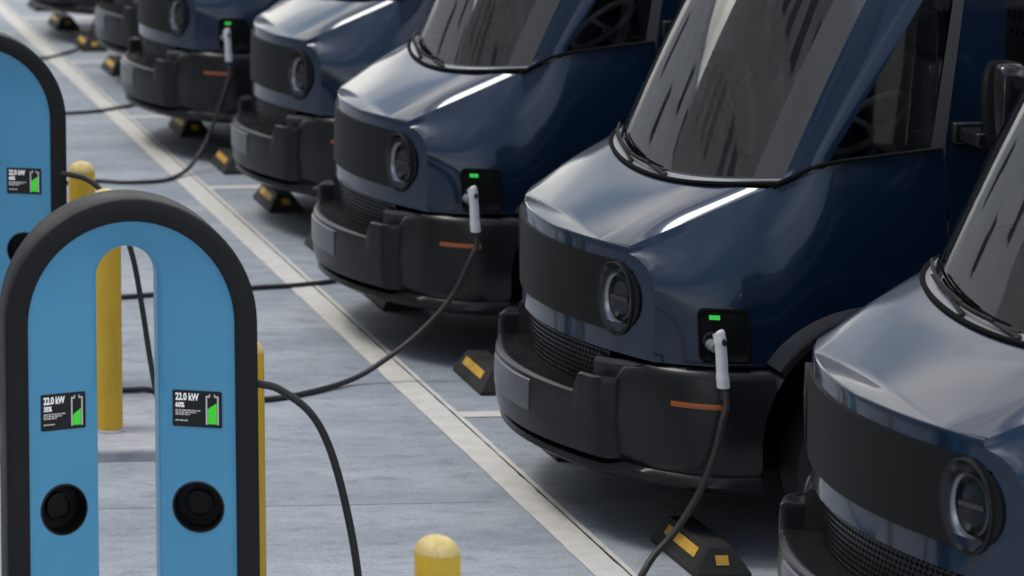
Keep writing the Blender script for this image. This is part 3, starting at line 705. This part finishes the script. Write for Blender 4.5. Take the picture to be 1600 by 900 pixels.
# ------------------------------------------------------------------ wheel stops
RUB2 = mat('stop_rubber', (.018, .018, .019), .7); bump(RUB2, nz(RUB2, (80, 80, 80), 3), .2, .004)
YEL = mat('stop_yellow', (.62, .36, .035), .55)
setin(YEL, 'Base Color', ramp(YEL, nz(YEL, (30, 30, 30), 5, .7), [(.3, (.46, .26, .03)), (.6, (.66, .40, .06))]))
def make_stop():
    R = empty('wheel_stop', (0, 0, 0)); b = MB()
    hw, tw, h, l, e = .12, .052, .125, .275, .045
    b.add([(-hw, -l, 0), (hw, -l, 0), (hw, l, 0), (-hw, l, 0), (-hw, -l, .02), (hw, -l, .02), (hw, l, .02), (-hw, l, .02), (-tw, -l + e, h), (tw, -l + e, h), (tw, l - e, h), (-tw, l - e, h)],
          [(3, 2, 1, 0), (0, 1, 5, 4), (1, 2, 6, 5), (2, 3, 7, 6), (3, 0, 4, 7), (4, 5, 9, 8), (5, 6, 10, 9), (6, 7, 11, 10), (7, 4, 8, 11), (8, 9, 10, 11)])
    bevel(b.build('rubber_block', RUB2, R, smooth=0), .006, 2)
    def face(fx, pts):
        m_ = MB(); m_.add(pts, [(0, 1, 2, 3)]); o = m_.build('reflector_strip', YEL, R, smooth=0)
        s = o.modifiers.new('s', 'SOLIDIFY'); s.thickness = .003; s.offset = 0
    def onx(g, y, t, o=.0018): return (g * (hw + (tw - hw) * t + o), y, .02 + (h - .02) * t + o * .6)
    def ony(g, x, t, o=.0018): return (x, g * (l - e * t + o), .02 + (h - .02) * t + o * .4)
    for g in (-1, 1):
        for ya, yb in ((-.175, .175),):
            face(0, [onx(g, ya, .42), onx(g, yb, .42), onx(g, yb, .78), onx(g, ya, .78)])
        face(0, [ony(g, -.027, .32), ony(g, .027, .32), ony(g, .027, .68), ony(g, -.027, .68)])
    return R
st0 = make_stop(); GS = 'black and yellow wheel stops under the vans'
which = ['nearest', 'middle', 'third', 'fourth', 'fifth', 'sixth', 'seventh', 'eighth']
stops = [
 (0, -.86, 'largest wheel stop, at the bottom edge, crossed by a hanging black cable'),
 (0, .98, 'wheel stop under the bumper of the van with the mirror, only dark edge showing'),
 (1, -.95, 'wheel stop with one yellow stripe left of the blank plate of the mirror van'),
 (1, 1.05, 'dark wheel stop edge below the bumper of the second plugged-in van'),
 (2, -.72, 'wheel stop mostly hidden behind the left bumper end of the second plugged-in van'),
 (2, .90, 'wheel stop standing clear beside a bay line, below the fourth van bumper'),
 (3, -.82, 'wheel stop touching the left edge of the fourth van bumper'),
 (3, .88, 'wheel stop in shadow below the fifth van where its cable comes down'),
 (4, -.90, 'wheel stop hidden behind the fifth van bumper'),
 (4, .98, 'wheel stop standing clear just left of the fifth van bumper'),
 (5, -.62, 'wheel stop behind the thin cable in the top left'),
 (5, .98, 'small wheel stop beyond the thin cable, above the last bay line'),
 (6, -.70, 'tiny wheel stop cut by the top edge of the photo'),
]
stops = [s for s in stops if s[:2] != (4, -.90)]
for i, (k, dy, lab) in enumerate(stops):
    o = st0 if i == 0 else copy_tree(st0)
    o.location = (4.70 + rng.normal(0, .006), YC + 3.2 * k + dy, 0); o.rotation_euler = (0, 0, rng.normal(0, .012))
    tag(o, lab, 'wheel stop', GS)

# ------------------------------------------------------------------ chargers
FRAMEM = mat('charger_frame', (.0055, .0056, .0065), .5, spec=.36)
setin(FRAMEM, 'Roughness', ramp(FRAMEM, nz(FRAMEM, (6, 6, 6), 5), [(.3, .5), (.7, .64)]))
SOCKI = mat('socket_inside', (.0035, .0035, .004), .6, spec=.25)
SOCKB = mat('socket_black', (.006, .006, .007), .45)
BLUE = mat('charger_blue', (.07, .30, .55), .34, 0, .15)
setin(BLUE, 'Base Color', ramp(BLUE, nz(BLUE, (3, 3, 1.5), 6, .6), [(.3, (.082, .345, .57)), (.7, (.10, .385, .62))]))
SCR = mat('screen_black', (.004, .004, .005), .3)
TXT = mat('screen_white', (.6, .6, .6), .5, emit=(.8, .8, .82), es=.45)
TXT2 = mat('screen_grey', (.4, .4, .4), .5, emit=(.7, .7, .72), es=.25)
GRN = mat('screen_green', (.04, .5, .03), .5, emit=(.05, .60, .02), es=.4)
def text_mesh(s, size, name, M, parent, frame, u, v, bold=.0, xs=1.):
    cu = bpy.data.curves.new(name, 'FONT'); cu.body = s; cu.size = size; cu.offset = bold; cu.extrude = .0004; cu.resolution_u = 3
    t = bpy.data.objects.new('t', cu); COL.objects.link(t); bpy.context.view_layer.update()
    me = bpy.data.meshes.new_from_object(t.evaluated_get(bpy.context.evaluated_depsgraph_get())); bpy.data.objects.remove(t)
    me.materials.clear(); me.materials.append(M)
    o, U, V, Nn = frame
    for vv in me.vertices: vv.co = o + U * (u + vv.co.x * xs) + V * (v + vv.co.y) + Nn * (.0035 + vv.co.z)
    ob = bpy.data.objects.new(name, me); COL.objects.link(ob); ob.parent = parent
HWID, HT, DEP = .46, 1.965, .20
IB, GB, GT = .083, .117, 1.78
def make_charger(levels):
    R = empty('ev_charger', (0, 0, 0))
    n = 40
    def arch(hw, zt, straight=12, z0=0.):
        zc = zt - hw; pts = []
        for k in range(straight): pts.append((-hw, z0 + (zc - z0) * k / straight))
        for k in range(n + 1):
            a = PI - PI * k / n; pts.append((hw * math.cos(a), zc + hw * math.sin(a)))
        for k in range(straight - 1, -1, -1): pts.append((hw, z0 + (zc - z0) * k / straight))
        return pts
    def row(hw, zt, y): return [(x, y, z) for x, z in arch(hw, zt)]
    fr = MB(); H = HWID
    fr.grid([row(H - .03, HT - .03, DEP), row(H - .008, HT - .008, DEP), row(H, HT, DEP - .008), row(H, HT, .010), row(H - .003, HT - .003, .003), row(H - .010, HT - .010, 0), row(H - IB + .006, HT - IB + .006, 0), row(H - IB + .001, HT - IB + .001, .003), row(H - IB, HT - IB, .016)])
    F = fr.build('frame', FRAMEM, R, smooth=50)
    ZL = 1.28; a0 = arch(H - IB, HT - IB, 12, ZL); a1 = arch(GB, GT, 12, ZL)
    bl = MB(); rows = []
    for k in range(15):
        q = k / 14; rows.append([((1 - q) * p[0] + q * r[0], .014 + .078 * q, (1 - q) * p[1] + q * r[1]) for p, r in zip(a0, a1)])
    rows.append([(r[0] * (1 - .03), .097, r[1] - .003) for r in a1]); rows.append([(r[0] * (1 - .035), .11, r[1] - .004) for r in a1])
    rows.append([(r[0] * (1 - .035), DEP - .02, r[1] - .004) for r in a1])
    bl.grid(rows)
    XO = H - IB                                             # flat lower legs, each with a round opening for its socket
    for g in (-1, 1):
        def lp(xa, z): return (g * xa, .014 + .078 * (XO - xa) / (XO - GB), z)
        cs_ = (.246, .828); ca = math.cos(math.atan(.078 / (XO - GB))); n_ = 64; ci = []; re = []
        for k in range(n_):
            t = 2 * PI * (k + .5) / n_; dx, dz = math.cos(t), math.sin(t)
            ci.append((cs_[0] + .088 * ca * dx, cs_[1] + .088 * dz))
            f_ = min((((XO if dx > 0 else GB) - cs_[0]) / dx), .14 / abs(dz)); re.append((cs_[0] + f_ * dx, cs_[1] + f_ * dz))
        bl.grid([[lp(*q) for q in ci], [lp(cs_[0] + (a_[0] - cs_[0]) , a_[1]) for a_ in re]], wv=True)
        for sx1 in (GB, XO):
            for sz in (-1, 1):                              # corners left over by the radial ring
                c_ = (sx1, cs_[1] + sz * .14); near = sorted(re, key=lambda q: (q[0] - c_[0]) ** 2 + (q[1] - c_[1]) ** 2)[:2]
                bl.add([lp(*c_), lp(*near[0]), lp(*near[1])], [(0, 1, 2)])
        for z0_, z1_ in ((0, .688), (.968, ZL)): bl.grid([[lp(GB + (XO - GB) * i / 6, z0_ + (z1_ - z0_) * j / 4) for j in range(5)] for i in range(7)])
        bl.grid([[(g * GB * m_, y, z) for m_, y in ((1, .092), (.97, .097), (.965, .11), (.965, DEP - .02))] for z in (0, .4, .8, ZL)])
    bl.build('blue_panel', BLUE, R, smooth=50)
    bk = MB(); b0 = arch(H - .03, HT - .03)
    bk.grid([[(x, DEP, z) for x, z in b0], [(r[0] * .965, DEP - .02, r[1] - .004) for r in arch(GB, GT)]]); bk.build('back_panel', FRAMEM, R, smooth=50)
    bf = MB(); bf.box((-H - .02, -.03, -.0), (-GB + .02, DEP + .03, .035)); bf.box((GB - .02, -.03, 0), (H + .02, DEP + .03, .035)); bevel(bf.build('base_plate', FRAMEM, R), .008)
    for g, lev, t2 in ((-1, levels[0], '35%'), (1, levels[1], '60%')):
        phi = math.atan(.078 / (H - IB - GB)) * -g
        U = Vector((math.cos(phi), math.sin(phi), 0)); V = Vector((0, 0, 1)); Nn = Vector((math.sin(phi), -math.cos(phi), 0))
        xc = g * .246; q = (H - IB - abs(xc)) / (H - IB - GB)
        o = Vector((xc, .014 + .078 * q, 1.186))
        hw, hh = .089, .066
        def quad(m_, u0, v0, u1, v1, d0, d1, b=0.):
            m_.add([o + U * u + V * v + Nn * d for d in (d0, d1) for u, v in ((u0 + b, v0), (u1 - b, v0), (u1, v0 + b), (u1, v1 - b), (u1 - b, v1), (u0 + b, v1), (u0, v1 - b), (u0, v0 + b))],
                   [list(range(8)), list(range(15, 7, -1))] + [(k, (k + 1) % 8, 8 + (k + 1) % 8, 8 + k) for k in range(8)])
        s = MB(); quad(s, -hw, -hh, hw, hh, -.004, .003, .004); S_ = s.build('screen', SCR, R, smooth=0)
        fr4 = (o, U, V, Nn)
        text_mesh('22.0 kW', .036, 'power_reading', TXT, S_, fr4, -hw + .010, .031, .0012, .66)
        text_mesh(t2, .024, 'charge_reading', TXT, S_, fr4, -hw + .010, .005, .001, .8)
        s = MB()
        for v0, lw in ((-.009, .088), (-.0165, .072), (-.024, .05), (-.046, .042)):
            u = -hw + .010
            while u < -hw + .010 + lw:
                wv = random.uniform(.006, .016); quad(s, u, v0, min(u + wv, -hw + .012 + lw), v0 + .0045, .003, .0036); u += wv + .003
        s.build('small_print', TXT2, S_, smooth=0)
        s = MB(); e0, e1 = hw - .058, hw - .012
        quad(s, e0, -.055, e0 + .005, .05, .003, .0038); quad(s, e1 - .005, -.055, e1, .05, .003, .0038)
        quad(s, e0, .044, e0 + .015, .049, .003, .0038); quad(s, e1 - .015, .044, e1, .049, .003, .0038)
        quad(s, e0 + .012, .049, e0 + .016, .056, .003, .0038); quad(s, e1 - .016, .049, e1 - .012, .056, .003, .0038)
        s.build('battery_outline', TXT2, S_, smooth=0)
        s = MB(); yb = -.053; z1 = -.053 + lev * .10; z2 = z1 + .022
        s.add([o + U * u + V * v + Nn * .0036 for u, v in ((e0 + .007, yb), (e1 - .007, yb), (e1 - .007, z2), (e0 + .007, z1))], [(0, 1, 2, 3)]); s.build('battery_fill', GRN, S_, smooth=0)
        so_ = MB(); c = Vector((xc, .014 + .078 * q, .828))
        so_.lathe([(.094, -.004), (.094, .002), (.092, .004), (.088, .004), (.087, .001), (.0865, -.006)], c, Nn, 40); SO = so_.build('socket', SOCKB, R)
        so_ = MB(); so_.lathe([(.087, .002), (.084, -.03), (.080, -.055), (.052, -.055), (.050, -.038), (.043, -.036), (.041, -.048), (0, -.048)], c, Nn, 32); so_.build('socket_face', SOCKI, SO)
    return R
ch1 = make_charger((.38, .55)); ch1.location = (1.92, 11.1, .0)
tag(ch1, 'blue and black arched charger in the foreground with two black sockets in view', 'charger', 'arched blue car chargers')
ch2 = copy_tree(ch1); ch2.location = (1.938, 15.75, .0)
tag(ch2, 'blue arched charger behind the foreground one, cut off by the left edge', 'charger', 'arched blue car chargers')

# ------------------------------------------------------------------ bollards
BOL = mat('bollard_yellow', (.55, .36, .03), .5)
b1 = nz(BOL, (14, 14, 5), 7, .7); b2 = nz(BOL, (30, 30, 30), 5, .75)
bc = ramp(BOL, b1, [(.3, (.54, .33, .022)), (.65, (.66, .43, .035))])
bc = mixc(BOL, ramp(BOL, b2, [(.68, 0.), (.76, .8)]), bc, (.12, .09, .04)); setin(BOL, 'Base Color', bc)
CAPM = mat('bollard_cap', (.62, .52, .25), .7)
setin(CAPM, 'Base Color', ramp(CAPM, nz(CAPM, (40, 40, 40), 6, .7), [(.3, (.52, .36, .07)), (.6, (.66, .54, .26))]))  # paler than the post: light from above put into the colour
def make_bollard():
    R = empty('bollard', (0, 0, 0)); b = MB(); r = .070
    b.lathe([(r, 0), (r, .3), (r, .7), (r, 1.140), (r - .002, 1.148)], (0, 0, 0), (0, 0, 1), 40); b.build('post', BOL, R)
    b = MB(); b.lathe([(r - .001, 1.146), (r * .96, 1.156), (r * .82, 1.172), (r * .6, 1.186), (r * .3, 1.194), (0, 1.197)], (0, 0, 0), (0, 0, 1), 40); b.build('cap', CAPM, R)
    b = MB(); b.lathe([(r + .012, 0), (r + .010, .006), (r, .012)], (0, 0, 0), (0, 0, 1), 32); b.build('base_collar', CONC, R)
    return R
bl0 = make_bollard()
for i, (x, y, z, lab) in enumerate([(2.596, 9.52, .0, 'yellow bollard top poking up at the bottom edge, right of the foreground charger'),
    (2.568, 12.2, .0, 'yellow bollard almost hidden behind the right edge of the foreground charger'),
    (2.503, 15.17, .06, 'yellow bollard seen through the arch opening of the foreground charger'),
    (2.560, 16.3, .0, 'yellow bollard top between the two chargers, behind the arch of the front one')]):
    o = bl0 if i == 0 else copy_tree(bl0); o.location = (x, y, z)
    tag(o, lab, 'bollard', 'yellow bollards around the chargers')

# ------------------------------------------------------------------ charging cables
def plug(R, P):
    # white handle hanging in front of the van port P
    x, y, z = P
    b = MB(); b.tube(spline([(x - .006, y - .004, z + .052), (x - .005, y - .006, z + .046), (x - .002, y - .012, z + .01), (x + .002, y - .014, z - .05), (x + .005, y - .012, z - .12), (x + .010, y - .010, z - .178)], 6), [.014, .019, .0215, .0235] + [.0245] * 9 + [.0225] * 6 + [.0228] * 6 + [.025] * 6, 16, squash=1.15)
    H = b.build('plug_handle', WHITE, R, smooth=60)
    b = MB(); b.lathe([(.024, .07), (.024, .012), (.020, .0), (0, 0)], (x - .014, y - .002, z - .014), (0, 1, 0), 20); b.build('plug_nozzle', GREYP, H)
    b = MB(); b.lathe([(.010, .0), (.010, .004), (0, .005)], (x + .004, y - .041, z + .018), (0, -1, .12), 14, (1, 1.5)); b.build('release_button', MATTE, H)
    b = MB(); b.tube([(x + .010, y - .010, z - .172), (x + .0115, y - .010, z - .195), (x + .012, y - .01, z - .23)], [.022, .018, .0155], 14); b.build('cable_sleeve', RUBBER, H)
def cable(pts, lab, port=None, r=.0145):
    R = empty('charging_cable', pts[0]); loc = Vector(pts[0]); P = [Vector(p) - loc for p in pts]
    if port: plug(R, tuple(Vector(port) - loc))
    b = MB(); b.tube(spline(P, 10), r, 10); b.build('cord', CABLE, R, smooth=60)
    tag(R, lab, 'cable', 'black charging cables'); return R
g = .0155
def pw(i): return (vans[i][0], YC + vans[i][1] + 3.2 * vans[i][2])
# middle van to the foreground charger
cable([(4.747, 12.886, .80), (4.746, 12.862, .72), (4.724, 12.85, .655), (4.681, 12.84, .507), (4.611, 12.84, .346), (4.514, 12.84, .199), (4.417, 12.83, .099), (4.35, 12.78, .036), (4.28, 12.66, g), (4.15, 12.45, g), (3.85, 12.25, g), (3.4, 12.05, g), (3.02, 11.8, g), (2.86, 11.5, .05), (2.80, 11.3, .25), (2.765, 11.22, .55), (2.718, 11.2, .809), (2.656, 11.18, 1.027), (2.58, 11.16, 1.164), (2.469, 11.15, 1.251), (2.40, 11.15, 1.272), (2.365, 11.16, 1.275)],
      'thick black cable from the foreground charger to the plug of the mirror van', (4.735, 12.90, .968))
cable([(4.668, 16.276, .80), (4.665, 16.262, .72), (4.628, 16.25, .649), (4.522, 16.25, .446), (4.348, 16.25, .261), (4.158, 16.24, .122), (3.968, 16.20, .03), (3.684, 16.0, g), (3.424, 15.88, g), (3.05, 15.87, g), (2.94, 15.88, g), (2.88, 15.885, .05), (2.83, 15.889, .077), (2.724, 15.892, .076), (2.4, 15.905, .076), (2.05, 15.93, .12), (1.95, 15.95, .3)],
      'black cable from the second plugged-in van across the line to the foreground arch', (4.656, 16.288, .968))
pE = (4.2 - .08 + .485 + .055, YC + .27 + 9.6 - .965)
cable([(4.695, 22.79, .80), (4.690, 22.76, .71), (4.64, 22.72, .567), (4.501, 22.65, .245), (4.40, 22.58, .11), (4.298, 22.45, .04), (4.15, 22.27, g), (4.0, 22.16, g), (3.77, 22.15, g), (3.59, 22.22, g), (3.2, 22.1, g), (2.4, 21.6, g), (1.8, 20.8, g)],
      'black cable curving down from the plug of the fifth van', (4.683, 22.80, .968))
cable([(5.05, 19.25, .35), (4.95, 19.1, .1), (4.8, 18.95, g), (4.545, 18.75, g), (4.26, 18.62, g), (3.95, 18.56, g), (3.32, 18.42, g), (3.12, 18.37, g), (2.6, 18.3, g), (1.9, 17.6, g)],
      'black cable flat on the ground, leaving the bumper of the second plugged-in van')
cable([(5.0, 26.2, .3), (4.9, 26.1, .08), (4.75, 25.97, g), (4.525, 25.76, g), (4.176, 25.45, g), (3.876, 25.34, g), (3.4, 25.2, g), (2.2, 24.4, g)],
      'black cable on the ground running under the fifth van bumper beside the rear charger')
cable([(4.77, 29.22, .80), (4.765, 29.2, .62), (4.755, 29.2, .476), (4.741, 29.2, .323), (4.691, 29.2, .171), (4.6, 29.12, .05), (4.38, 28.87, g), (4.157, 28.6, g), (3.6, 28.3, g), (2.6, 27.6, g)],
      'thin far cable hanging at the top left by the farthest wheel stops', (4.755, 29.23, .968))
cable([(2.37, 15.76, 1.228), (2.399, 15.75, 1.227), (2.498, 15.75, 1.199), (2.575, 15.72, 1.137), (2.653, 15.7, 1.008), (2.72, 15.68, .814), (2.761, 15.65, .558), (2.791, 15.6, .30), (2.815, 15.52, .12), (2.85, 15.35, .078), (2.865, 15.1, .07), (2.885, 14.85, .05), (2.90, 14.6, g), (2.86, 14.0, g), (2.75, 13.3, g), (2.4, 12.9, g)],
      'black cable from the rear charger dropping behind the foreground arch opening')
